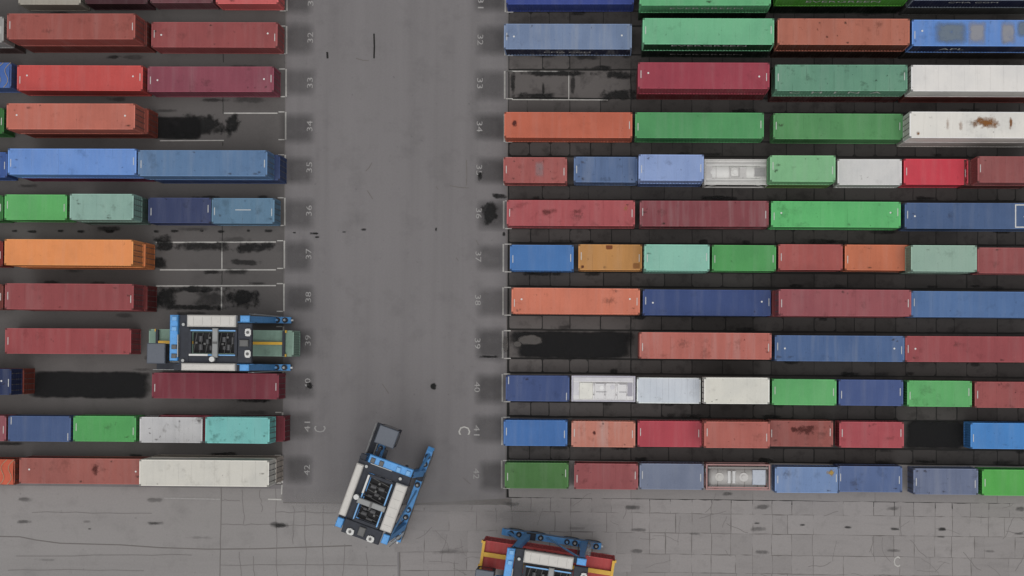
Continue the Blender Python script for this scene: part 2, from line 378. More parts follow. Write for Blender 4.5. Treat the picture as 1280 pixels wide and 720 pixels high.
# stains: soft flat marks on the ground
def stain(px, py, w, h, m, strength=0.9, z=0.03, parent=None, rz=0):
    p = P(px, py); s = 1/12.88
    o = MB().sheet([(-w*s/2, -h*s/2, 0), (w*s/2, -h*s/2, 0), (w*s/2, h*s/2, 0), (-w*s/2, h*s/2, 0)]).build('stain', m, parent or ground)
    o.location = (p.x, p.y, z); o.rotation_euler = (0, 0, rz); o['strength'] = strength
    return o
zz = [0.032]
def Z():
    zz[0] += 0.0007; return zz[0]
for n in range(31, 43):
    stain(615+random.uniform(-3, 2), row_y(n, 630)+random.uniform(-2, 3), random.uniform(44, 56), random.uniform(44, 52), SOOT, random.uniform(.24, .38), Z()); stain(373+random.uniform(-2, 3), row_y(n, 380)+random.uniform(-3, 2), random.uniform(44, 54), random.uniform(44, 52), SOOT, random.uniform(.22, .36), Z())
stain(612, 268, 30, 46, OIL, 0.9, Z(), rz=0.1); stain(625, 245, 20, 8, OIL, 0.85, Z()); stain(600, 220, 9, 18, OIL, 0.85, Z()); stain(630, 292, 6, 8, OIL, .8, Z())
stain(541, 483, 11, 13, OIL, 0.95, Z()); stain(387, 481, 11, 14, OIL, 0.95, Z())
stain(248, 158, 112, 36, OIL, 0.93, Z()); stain(290, 153, 26, 30, OIL, 0.9, Z()); stain(220, 160, 70, 34, WET, .8, Z())
stain(250, 308, 130, 16, OIL, 0.7, Z()); stain(320, 309, 74, 18, OIL, 0.8, Z()); stain(205, 305, 34, 26, OIL, 0.9, Z()); stain(305, 328, 60, 10, OIL, .55, Z()); stain(200, 330, 24, 20, OIL, .9, Z())
stain(304, 373, 56, 34, OIL, 0.95, Z()); stain(245, 362, 120, 12, OIL, 0.85, Z()); stain(240, 384, 120, 10, OIL, 0.8, Z()); stain(206, 372, 40, 36, OIL, 0.9, Z()); stain(262, 373, 60, 26, OIL, .45, Z())
stain(112, 481, 176, 40, WET, 0.93, Z())
stain(715, 431, 176, 40, WET, 0.92, Z()); stain(1168, 543, 84, 40, WET, 0.9, Z())
stain(700, 92, 130, 9, OIL, .8, Z()); stain(672, 120, 70, 10, OIL, .9, Z()); stain(775, 118, 60, 18, OIL, .9, Z()); stain(780, 94, 50, 16, OIL, .85, Z()); stain(641, 105, 10, 40, OIL, .7, Z()); stain(716, 106, 8, 44, OIL, .6, Z()); stain(679, 112, 5, 26, OIL, .7, Z())
stain(612, 446, 32, 4, OIL, .85, Z())
for x, w in [(18, 14), (40, 18), (75, 14), (100, 16), (136, 16), (195, 10), (219, 16), (253, 10), (277, 14), (311, 8), (337, 14)]:
    stain(x, 289+random.uniform(-.6, .6), w, 5, OIL, 0.75, Z())
stain(394, 292, 14, 3.5, OIL, .95, Z()); stain(397, 296.5, 9, 3, OIL, .85, Z()); stain(368, 291, 6, 3, OIL, .7, Z()); stain(455, 287, 9, 4, OIL, .8, Z()); stain(430, 290, 7, 3, OIL, .6, Z()); stain(545, 287, 4, 7, OIL, .9, Z())
for x, y, w, h, k in [(30, 624, 28, 8, .5), (192, 625, 26, 7, .4), (30, 652, 26, 7, .55), (193, 654, 30, 7, .75), (108, 652, 14, 5, .3), (350, 656, 34, 10, .6), (350, 657, 16, 6, .7), (112, 661, 6, 3, .7),
                      (952, 634, 30, 8, .5), (947, 661, 28, 9, .4), (945, 654, 12, 3, .8), (1003, 656, 12, 4, .9), (1060, 659, 12, 4, .9), (1118, 661, 15, 5, .95), (1178, 661.5, 16, 7, 1.0), (1176, 671, 14, 3, .5), (1116, 636, 26, 8, .5), (790, 634, 24, 8, .6), (796, 662, 30, 6, .5), (795, 689, 26, 6, .5), (1274, 636, 16, 8, .6), (1272, 667, 18, 4, .5), (952, 690, 26, 7, .45), (640, 630, 26, 8, .5), (1115, 688, 24, 5, .45), (910, 617, 20, 7, .6), (868, 667, 18, 5, .4), (720, 660, 28, 5, .3), (1237, 689, 20, 4, .4), (60, 700, 40, 5, .25), (250, 672, 44, 5, .22), (560, 690, 50, 10, .3)]:
    stain(x, y, w, h, OIL, k*.7, Z())
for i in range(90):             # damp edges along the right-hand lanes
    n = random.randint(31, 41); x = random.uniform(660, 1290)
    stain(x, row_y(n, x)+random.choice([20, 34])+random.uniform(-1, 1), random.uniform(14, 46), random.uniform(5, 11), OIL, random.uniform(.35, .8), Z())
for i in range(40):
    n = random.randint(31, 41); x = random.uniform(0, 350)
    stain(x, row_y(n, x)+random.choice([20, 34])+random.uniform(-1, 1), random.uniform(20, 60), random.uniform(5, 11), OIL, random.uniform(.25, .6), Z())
# pale islands left dry in the black bay
DRY = stain_mat('dry_patch', (84, 81, 79), 2.2, 0.2, 0.8)
stain(663, 425, 36, 15, DRY, .95, Z()+.002); stain(647, 430, 12, 9, DRY, .95, Z()+.002); stain(632, 431, 9, 26, DRY, .8, Z()+.002)
DUSTY = stain_mat('worn_patch', (146, 143, 142), 2.0, 0.8, 0.6, 0.2, .2)
for x, y, w, h, k in [(420, 626, 180, 46, .4), (560, 628, 170, 40, .4), (500, 600, 260, 70, .25), (640, 640, 120, 40, .3)]:
    stain(x, y, w, h, DUSTY, k, Z())

# painted lines
def pline(x0, y0, x1, y1, w=0.13, z=0.0305, name='bay_line'):
    return ribbon(name, [(x0+(x1-x0)*i/4, y0+(y1-y0)*i/4) for i in range(5)], w, LINEP, ground, z)
BW = 17.3
for n in range(31, 43):
    xr = 631.3-(n-32)*0.42; yr = row_y(n, 630)+1
    pline(xr, yr-BW, xr, yr+BW, .15); pline(xr+1.5, yr+BW, xr+10, yr+BW, .1); pline(xr+1.5, yr-BW, xr+10, yr-BW, .1)
    xl = 358.3-(n-32)*0.55; yl = row_y(n, 380)-1.5
    pline(xl, yl-BW, xl, yl+BW, .15); pline(xl-9, yl+BW, xl-1.5, yl+BW, .1); pline(xl-9, yl-BW, xl-1.5, yl-BW, .1)
pline(632.5, 89, 700, 89.5, .09); pline(640, 124.5, 760, 125, .09); pline(711, 90, 711, 124, .07)
pline(280, 141.5, 347, 141.5, .11); pline(200, 176, 280, 175.5, .09)
pline(195, 303, 345, 302.5, .12); pline(200, 337.3, 345, 337.3, .12); pline(277.5, 304, 277.5, 336, .1)
pline(195, 357.5, 345, 357, .11); pline(277, 359, 277, 388, .12)
ribbon('bay_line', [(205, 622.5), (240, 623.3), (275, 624)], .11, NUMP, ground, .034); pline(335, 624, 352, 624.5, .13, .034); pline(352.6, 606, 352, 618, .1, .034)

# painted numbers and letters: built as text, turned into meshes
def text_mesh(s, name):
    cu = bpy.data.curves.new(name, 'FONT'); cu.body = s; cu.align_x = 'CENTER'; cu.align_y = 'CENTER'; cu.size = 1.0; cu.resolution_u = 2
    o = bpy.data.objects.new(name, cu); COL.objects.link(o); bpy.context.view_layer.update()
    me = bpy.data.meshes.new_from_object(o.evaluated_get(bpy.context.evaluated_depsgraph_get()))
    bpy.data.objects.remove(o); bpy.data.curves.remove(cu); me.name = name
    xs = [v.co.x for v in me.vertices]; ys = [v.co.y for v in me.vertices]
    cx, cy = (min(xs)+max(xs))/2, (min(ys)+max(ys))/2; w, h = max(xs)-min(xs), max(ys)-min(ys)
    for v in me.vertices: v.co = ((v.co.x-cx)/w, (v.co.y-cy)/h, 0)
    return me
def paint_text(s, px, py, wm, hm, rz, name, m=NUMP, z=0.05):
    me = text_mesh(s, name); me.materials.append(m)
    o = link(name, me, ground); p = P(px, py); o.location = (p.x, p.y, z); o.rotation_euler = (0, 0, rz); o.scale = (wm, hm, 1)
    return o
for n in range(31, 43):
    yl = 47+(n-32)*54.05+(5 if n in (33, 34) else 0)*0.5
    paint_text(str(n), 388-(n-32)*0.42, yl if n > 31 else 1, 1.02, 0.56, PI/2, 'row_number')
    paint_text(str(n), 600.5-(n-32)*0.5, 50+(n-32)*54.2 if n > 31 else 4, 1.02, 0.56, -PI/2, 'row_number')
paint_text('C', 580.5, 538, 0.82, 1.15, -PI/2, 'block_letter', LINEP)
paint_text('C', 400, 536.5, 0.62, 1.15, PI/2, 'block_letter')
paint_text('C', 1121, 702, 0.6, 1.02, 0, 'block_letter', LINEP)

# ------------------------------------------------------------------ containers
WID = 2.438
def corr(n0, n1, period, amp):
    """trapezoid corrugation: list of (pos, offset)"""
    out = []; k = max(1, round((n1-n0)/period)); p = (n1-n0)/k
    for i in range(k):
        a = n0+i*p
        out += [(a, 0), (a+p*0.30, 0), (a+p*0.5, -amp), (a+p*0.8, -amp)]
    out.append((n1, 0)); return out
def strip(prof, f0, f1):
    vs = []; fs = []
    for q in prof: vs += [f0(q), f1(q)]
    for i in range(len(prof)-1): fs.append((2*i, 2*i+2, 2*i+3, 2*i+1))
    return vs, fs
_kit = {}
def kit(L, Hc, smooth):
    key = (round(L, 2), round(Hc, 2), smooth)
    if key in _kit: return _kit[key]
    h = L/2; w = WID/2; K = {}
    f = MB()
    for s in (-1, 1):
        ya, yb = sorted((s*(w-0.004), s*(w-0.07)))
        f.box(-h+.18, h-.18, ya, yb, Hc-.085, Hc-.008); f.box(-h+.18, h-.18, ya, yb, 0.02, 0.17)
        for e in (-1, 1):
            xa, xb = sorted((e*(h-.004), e*(h-.12))); pa, pb = sorted((s*(w-.004), s*(w-.12)))
            f.box(xa, xb, pa, pb, .118, Hc-.118)
    for e in (-1, 1):
        xa, xb = sorted((e*(h-.004), e*(h-.1)))
        f.box(xa, xb, -w+.162, w-.162, Hc-.12, Hc-.006); f.box(xa, xb, -w+.162, w-.162, .02, .16)
    f.sheet([(-h+.1, -w+.05, .1), (h-.1, -w+.05, .1), (h-.1, w-.05, .1), (-h+.1, w-.05, .1)])
    c = f; nfr = len(f.f)
    for e in (-1, 1):
        for s in (-1, 1):
            for z in (0, Hc-.118):
                xa, xb = sorted((e*h, e*(h-.178))); ya, yb = sorted((s*w, s*(w-.162)))
                c.box(xa, xb, ya, yb, z, z+.118)
    fm_ = f.mesh('frame', PAINT); fm_.materials.append(CAST)
    for pl in fm_.polygons:
        if pl.index >= nfr: pl.material_index = 1
    K['frame'] = fm_
    zr = Hc-.022
    r = MB()
    if smooth:
        xs = [-h+.1+i*(2*h-.2)/10 for i in range(11)]
        for i in range(10): r.box(xs[i]+.003, xs[i+1]-.003, -w+.07, w-.07, zr-.05, zr+random.uniform(0, .004))
    else:
        prof = [(-h+.1, 0), (-h+.42, 0)]+corr(-h+.45, h-.45, .42, .007)+[(h-.42, 0), (h-.1, 0)]
        vs, fs = strip(prof, lambda q: (q[0], -w+.07, zr+q[1]), lambda q: (q[0], w-.07, zr+q[1])); r.add(vs, fs)
    K['roof'] = r.mesh('roof', PAINT)
    sprof = corr(-h+.12, h-.12, .30 if not smooth else 1.2, .036 if not smooth else .006)
    a, b = MB(), MB()
    vs, fs = strip(sprof, lambda q: (q[0], w-.02+q[1], .17), lambda q: (q[0], w-.02+q[1], Hc-.085)); a.add(vs, fs)
    vs, fs = strip(sprof, lambda q: (q[0], -w+.02-q[1], .17), lambda q: (q[0], -w+.02-q[1], Hc-.085)); b.add(vs, fs)
    K['side_wall'] = [a.mesh('side_wall', PAINT), b.mesh('side_wall', PAINT)]
    g = MB(); vs, fs = strip(corr(-w+.12, w-.12, .25, .036), lambda q: (-h+.02-q[1], q[0], .16), lambda q: (-h+.02-q[1], q[0], Hc-.12)); g.add(vs, fs)
    K['front_wall'] = g.mesh('front_wall', PAINT)
    K['door'] = []; K['bars'] = []
    for s in (-1, 1):
        ya, yb = sorted((s*.012, s*(w-.125))); d = MB().box(h-.07, h-.03, ya, yb, .17, Hc-.13)
        for z in (.6, 1.15, 1.7, 2.2): d.box(h-.03, h-.018, ya+.06, yb-.06, z, z+.25)
        K['door'].append(d.mesh('door', PAINT))
        bb = []
        for y in (s*.25, s*.8):
            m = MB().tube((h-.003, y, .14), (h-.003, y, Hc-.1), .022, 6)
            for z in (.25, .95, 1.3, Hc-.3): m.box(h-.02, h+.02, y-.05, y+.05, z, z+.05)
            bb.append(m.mesh('locking_bar', BARM))
        K['bars'].append(bb)
    K['mark'] = MB().box(-.035, .035, -.36, .36, 0, .004).mesh('roof_mark', MARKP)
    K['dot'] = MB().poly([(.09*math.cos(i*PI/4), .09*math.sin(i*PI/4)) for i in range(8)], 0, .004).mesh('roof_mark', WHITE)
    _kit[key] = K; return K

SIZES = {'20': (6.058, 2.591), '40': (12.192, 2.896), '45': (13.716, 2.896), '40s': (12.192, 2.591)}
def container(loc, rz, size, rgb, label, name='shipping_container', group='containers in the yard', wear=.4, rust=0.0, fade=.1, smooth=False, marks=(0, 0), dots=False, bars=True, detail=True, lift=1.0):
    L, Hc = SIZES[size]; K = kit(L, Hc, smooth); c = lin(rgb)
    t = thing(name, label, 'container', loc, rz, group)
    seed = random.uniform(0, 100)
    def part(nm, me, k=1.0, par=t):
        o = link(nm, me, par, tuple(min(.85, v*k) for v in c)); o['seed'] = seed; o['wear'] = wear; o['rust'] = rust; o['fade'] = fade; return o
    part('frame', K['frame'], 1.32)
    part('roof', K['roof'])
    for me in K['side_wall']: part('side_wall', me)
    part('front_wall', K['front_wall'])
    for i, me in enumerate(K['door']):
        d = part('door', me)
        if bars:
            for b in K['bars'][i]: link('locking_bar', b, d)
    if detail:
        if marks:
            for e, off in zip((-1, 1), marks):
                if off is None: continue
                m = link('roof_mark', K['mark'], t); m.location = (e*(L/2-.27), off, Hc-.02+.002)
        if dots:
            for e in (-1, 1):
                m = link('roof_mark', K['dot'], t); m.location = (e*(L/2-.95), random.uniform(-.1, .25), Hc-.018)
    return t
def patch(t, name, x, y, w, h, rgb, Hc, strength=.9, m=None):
    """stain or repair lying on a roof"""
    o = MB().sheet([(-w/2, -h/2, 0), (w/2, -h/2, 0), (w/2, h/2, 0), (-w/2, h/2, 0)]).build(name, m, t)
    o.location = (x, y, Hc-.014+.002*random.random()); o['strength'] = strength; return o
RUSTP = stain_mat('rust_stain', (128, 84, 44), 2.0, .6, 2.2, 1.8)
YELP = stain_mat('yellow_stain', (170, 140, 72), 2.2, .6, 2.4, 2.6)
DRKP = stain_mat('dark_blotch', (85, 45, 42), 2.0, .5, 2.6, 2.0)
SPOT = stain_mat('roof_dirt', (62, 54, 50), 2.0, .8, 3.2, 4.5, .6)
GRYP = stain_mat('grey_patch', (112, 124, 136), 6.0, .4, .55, 1.0, .5)
PALP = stain_mat('pale_patch', (150, 150, 154), 6.0, .45, .6, 1.0, .5)
BRNP = stain_mat('brown_patch', (120, 70, 45), 6.0, .25, .5, 2.5)

def lettering(t, s, L, wm, hm, x, z, m=WHITE):
    me = text_mesh(s, 'lettering'); me.materials.append(m); o = link('lettering', me, t)
    o.location = (x, -WID/2-.004, z); o.rotation_euler = (PI/2, 0, 0); o.scale = (wm, hm, 1); return o

TWO = {'20': 'twenty-foot', '40': 'forty-foot'}
# side, row, x0, x1 (None = cut by the frame), y centre of roof, size, stack height, colour, words, options
D = [
('L',31,22,102,-10,'20',1,(168,163,152),'pale grey',dict(smooth=True,marks=None)),
('L',31,105,186,-11,'20',1,(78,48,54),'very dark maroon',dict()),
('L',31,187,267,-12,'20',1,(108,66,72),'dull maroon',dict()),
('L',31,269,349,-11,'20',1,(196,84,84),'light red',dict()),
('L',32,None,4.5,37,'20',2,(150,150,148),'grey',dict(low=(80,60,58))),
('L',32,7.8,169.7,33,'40',2,(152,77,69),'brownish red',dict(low=(110,52,46),lowx=0.15)),
('L',32,188.4,347.5,43.5,'40',1,(146,70,71),'plain brick red',dict(dots=True)),
('L',33,None,14,94,'20',1,(70,100,160),'blue tarpaulin-topped',dict(tarp=TARP)),
('L',33,19.5,180,97.5,'40',1,(192,66,62),'bright red',dict(dots=True,wear=.2)),
('L',33,182,344.5,99,'40',1,(136,66,82),'purplish maroon',dict(dots=True)),
('L',34,None,5,151,'20',1,(50,108,52),'dark green',dict()),
('L',34,7.2,169.5,145.5,'40',2,(186,100,82),'pale salmon',dict(low=(140,64,50),lowx=.3,dots=True,marks=None)),
('L',35,None,9,206,'20',1,(48,84,150),'deep blue',dict()),
('L',35,9.4,170.5,202,'40',2,(94,140,210),'bright sky blue',dict(low=(100,34,62),fade=.15)),
('L',35,173.5,333,204,'40',2,(86,120,160),'weathered steel blue',dict(low=(50,68,110),lowx=.5,fade=.15,flip=False)),
('L',36,None,4,260,'20',1,(48,112,54),'bottle green sliver of a',dict()),
('L',36,4.7,84.5,259,'20',1,(88,176,96),'clean green',dict(wear=.15)),
('L',36,88,166,258.5,'20',2,(136,172,160),'pale teal',dict(wear=.5,marks=None,low=(96,120,112))),
('L',36,186,262.7,263,'20',1,(56,66,102),'dark navy',dict(wear=.5)),
('L',36,264.5,343,263.5,'20',1,(90,125,152),'white-striped grey-blue',dict(stripe=True)),
('L',37,None,3.5,317,'20',1,(120,40,36),'dark red',dict()),
('L',37,4.7,167,315.5,'40',2,(226,136,66),'bright orange',dict(low=(205,118,56),lowx=.2,wear=.2,marks=None)),
('L',38,None,4,371,'20',1,(110,50,44),'rusty red',dict()),
('L',38,5.6,167.2,370.8,'40',2,(142,66,69),'dark red',dict(low=(110,46,46),lowx=.35)),
('L',39,4.7,165.3,426.5,'40',1,(152,66,70),'red',dict(lowx=.0)),
('L',40,None,14,477.5,'20',2,(42,54,90),'blackish navy',dict(low=(120,54,42),lowr=30,dots=True)),
('L',40,190.6,347.5,482.5,'40',1,(122,49,62),'dark maroon',dict(wear=.2)),
('L',41,None,7.5,535.5,'20',1,(142,76,86),'pinkish maroon',dict()),
('L',41,10.5,88,536,'20',1,(67,89,132),'slate navy',dict(marks=(.75,-.75),wear=.2)),
('L',41,91,170.5,536,'20',1,(76,160,86),'grass green',dict(wear=.3)),
('L',41,173.4,254,537.5,'20',1,(192,192,194),'dirty white',dict(wear=.9,marks=None)),
('L',41,257.5,336,538,'20',2,(112,186,182),'turquoise',dict(wear=.9,marks=None,low=(104,38,48),lowsize='40',lowr=354.5)),
('L',42,None,18.5,590,'20',1,(150,70,50),'orange tarpaulin-topped',dict(tarp=TARPO)),
('L',42,22.8,183,589,'40',1,(156,88,80),'dusty red-brown',dict(marks=None,dots=True,spots=[(1.2,.2,1.0,1.6,DRKP,.7)])),
('L',42,174,336,591.5,'40',2,(206,204,196),'long white',dict(smooth=True,marks=None,wear=.35,low=(170,160,150),lowx=.0)),
('R',31,632,793,-10.5,'40',1,(48,68,142),'royal blue',dict()),
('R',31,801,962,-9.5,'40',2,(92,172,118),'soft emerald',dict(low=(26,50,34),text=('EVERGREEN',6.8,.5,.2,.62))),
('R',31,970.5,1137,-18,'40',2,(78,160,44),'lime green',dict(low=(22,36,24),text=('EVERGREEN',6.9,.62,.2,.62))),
('R',31,1141,1306,-16,'40',2,(112,122,134),'grey-roofed navy',dict(low=(84,84,82),side=(36,42,72),text=('CMA CGM',4.6,.42,-.3,.72))),
('R',32,630,789.5,45.7,'40',1,(112,132,166),'weathered slate blue',dict(fade=.5,wear=.4,side=(40,44,66),text=('CMA CGM',4.5,.42,-.1,.55),dots=True)),
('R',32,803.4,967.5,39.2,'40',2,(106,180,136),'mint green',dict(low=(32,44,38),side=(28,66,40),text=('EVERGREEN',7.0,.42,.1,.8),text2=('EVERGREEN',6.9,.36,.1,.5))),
('R',32,972,1137,39.6,'40',2,(172,99,79),'worn terracotta',dict(wear=.7,marks=None,low=(56,34,28),side=(110,58,42))),
('R',32,1140,None,41.2,'40',2,(80,130,202),'blue, grey-patched',dict(low=(58,54,52),side=(36,46,80),fade=.2,text=('APL',2.3,.7,-2.1,.55),spots=[(-2.5,0,3.6,2.5,GRYP,.85),(-.1,0,2.0,2.6,PALP,.8),(2.75,0,1.7,2.6,PALP,.8),(4.3,.4,1.9,1.9,GRYP,.8)],dots=True)),
('R',33,797.3,962,94.5,'40',2,(152,52,70),'crimson-red',dict(low=(96,30,34),dots=True,wear=.2)),
('R',33,969.8,1133.5,97.3,'40',2,(98,148,124),'stained sea-green',dict(low=(72,34,34),wear=1.0,fade=.15,text=('C  H  I  N  A',8.6,.9,-.4,.72))),
('R',33,1139,None,97.7,'40',2,(224,222,219),'clean white',dict(smooth=True,marks=None,wear=.15,low=(104,46,42))),
('R',34,630.6,790,156.2,'40',1,(186,91,63),'rust orange',dict(wear=.2,marks=(None,0),spots=[(-5.1,.1,.6,.8,DRKP,.9)])),
('R',34,795,953.6,156.7,'40',1,(76,152,93),'even green',dict(wear=.15,dots=False)),
('R',34,967.7,1127.3,158,'40',1,(83,146,90),'olive green',dict(wear=.5)),
('R',34,1137,None,156,'40',2,(224,222,216),'white, rust-spotted',dict(smooth=True,marks=None,wear=.3,low=(190,188,184),spots=[(1.0,.25,3.4,1.5,RUSTP,.95),(-.1,.1,.8,1.2,RUSTP,.6),(3.2,.2,.4,1.8,RUSTP,.95),(-2.6,.1,.5,1.6,RUSTP,.4),(-5.3,-.8,.6,.6,RUSTP,1.0),(4.6,-.9,.4,.4,RUSTP,.9),(-1.4,0,.5,1.2,RUSTP,.35)])),
('R',35,629,708.8,212.5,'20',1,(158,82,79),'reddish brown',dict(wear=.8,spots=[(.4,.1,1.1,1.9,PALP,.35)])),
('R',35,718.3,795.7,212,'20',1,(86,110,150),'dark steel blue',dict(wear=.8,fade=.3)),
('R',35,798.5,879.5,209.5,'20',2,(132,156,205),'pale periwinkle',dict(wear=.6,low=(70,92,140))),
('R',35,881.5,959.3,215,'20','tank',(206,204,201),'white walkway-topped tank',dict(kind=1)),
('R',35,965,1042,210.7,'20',2,(122,182,132),'pale green',dict(wear=.7,low=(98,128,70))),
('R',35,1048,1126,215,'20',1,(206,206,206),'pale grey-white',dict(marks=None,wear=.2)),
('R',35,1130,1210,214.8,'20',1,(196,36,60),'vivid crimson',dict(wear=.05)),
('R',35,1222,None,211.7,'20',2,(142,76,76),'dusty brown-red',dict(low=(96,50,48),lowx=-.55)),
('R',36,633.5,793.5,266.3,'40',1,(166,75,80),'scuffed rose red',dict(wear=.7,marks=(0,0),spots=[(-2.2,.1,2.2,1.1,DRKP,.5),(.5,.1,1.6,.8,DRKP,.4),(5.2,.5,.7,1.1,YELP,.35)])),
('R',36,799.7,960.7,267,'40',1,(132,66,73),'speckled maroon',dict(fade=.3,wear=.3)),
('R',36,964.8,1125,268,'40',1,(86,182,106),'bright green',dict(wear=.6,dots=True)),
('R',36,1131,None,269.5,'40',1,(70,95,136),'muted blue',dict(wear=.3,dots=True,box=True)),
('R',37,637.6,716.8,322.2,'20',1,(56,112,176),'clean blue',dict(wear=.05)),
('R',37,723.5,802,321.6,'20',1,(186,131,66),'mustard',dict(wear=.6,spots=[(-.1,1.0,.8,.6,BRNP,.95),(-2.6,-.9,.5,.5,DRKP,.9),(2.5,-.8,.9,.7,BRNP,.4)])),
('R',37,805.3,887,322,'20',2,(132,190,171),'mint',dict(wear=.3,low=(90,130,118))),
('R',37,890,970,322.5,'20',1,(76,156,86),'plain green',dict(wear=.1)),
('R',37,973.3,1053,321.5,'20',1,(166,80,76),'dull red',dict(wear=.2)),
('R',37,1056.6,1136,322,'20',1,(196,106,69),'faded orange',dict(wear=.4)),
('R',37,1139.5,1220.3,323,'20',2,(142,172,157),'sage green',dict(wear=.5,marks=None,low=(100,120,108))),
('R',37,1221.8,None,325.5,'20',1,(146,75,76),'brick',dict(marks=None)),
('R',38,639.3,799.8,376.3,'40',1,(202,111,83),'light orange',dict(wear=.4,dots=True)),
('R',38,804.2,964,378.3,'40',1,(56,76,127),'navy blue',dict(wear=.3,dots=True)),
('R',38,974,1138.3,378.5,'40',2,(147,76,83),'dusky maroon',dict(low=(110,46,50),lowx=-.35)),
('R',38,1139.3,None,380,'40',1,(76,111,161),'mid blue',dict(wear=.4)),
('R',39,799.8,964,432.3,'40',2,(178,97,86),'speckled salmon',dict(fade=.35,wear=.6,low=(130,64,58))),
('R',39,969,1130,435.7,'40',1,(72,101,147),'steel blue',dict(dots=True,fade=.25)),
('R',39,1131.7,None,436,'40',1,(150,68,73),'plain red',dict(dots=True)),
('R',40,632.3,711.5,485.6,'20',1,(60,79,127),'ink blue',dict(marks=(.75,-.75))),
('R',40,714.5,794,486,'20','tank',(203,202,207),'whitish panel-clad tank',dict(kind=2)),
('R',40,795.6,876.3,488.3,'20',1,(203,212,222),'bluish white',dict(smooth=True,marks=None,wear=.4)),
('R',40,880,962,488.5,'20',2,(214,213,204),'cream white',dict(marks=None,wear=.3,low=(150,148,140))),
('R',40,965,1045.7,490.3,'20',1,(90,172,102),'light green',dict(wear=.1)),
('R',40,1048.5,1128.8,491,'20',1,(66,86,137),'dark blue',dict(wear=.15)),
('R',40,1134,1214.8,492.2,'20',1,(88,171,99),'spotted green',dict(wear=.5)),
('R',40,1218.5,None,493.3,'20',1,(152,76,76),'stained red',dict(wear=.9)),
('R',41,629.5,709,541.3,'20',1,(53,106,172),'strong blue',dict(wear=.1)),
('R',41,714.2,794.2,542.8,'20',1,(188,117,100),'faded salmon',dict(wear=.5,fade=.8,spots=[(-.9,.1,.5,.6,DRKP,.9)])),
('R',41,797.6,876.5,542.6,'20',1,(172,56,71),'crimson',dict(wear=.15)),
('R',41,880.4,962,543.6,'20',2,(172,92,82),'terracotta',dict(low=(120,60,54))),
('R',41,962.4,1040,542,'20',1,(146,79,73),'brown, dark-splashed',dict(wear=.5,spots=[(.4,.35,2.6,1.2,DRKP,1.0),(-.6,.4,1.2,.8,DRKP,.8)])),
('R',41,1050,1129,543.5,'20',1,(167,68,77),'rose red',dict(wear=.4)),
('R',41,1213.3,None,544.7,'20',1,(50,126,197),'bright blue',dict(wear=.5)),
('R',42,632,709.5,594.5,'20',1,(75,121,66),'dark grass green',dict(wear=.4)),
('R',42,718.3,797,595.6,'20',1,(147,76,79),'worn maroon',dict(wear=.6)),
('R',42,799.6,879.3,595.8,'20',1,(113,123,146),'flat grey-blue',dict(wear=.1)),
('R',42,882.5,962.8,596.5,'20','tank',(170,168,168),'grey red-framed tank',dict(kind=3)),
('R',42,968.7,1049,600,'20',1,(108,136,181),'yellow-cornered light blue',dict(fade=.3,spots=[(2.3,.75,1.1,.9,YELP,.9)])),
('R',42,1049,1126,599,'20',1,(82,103,147),'denim blue',dict(fade=.3)),
('R',42,1142.5,1222,602,'20',1,(103,114,142),'grey-violet',dict(wear=.7,fade=.2)),
('R',42,1227.8,None,603,'20',1,(76,167,70),'vivid green',dict(wear=.05)),
]

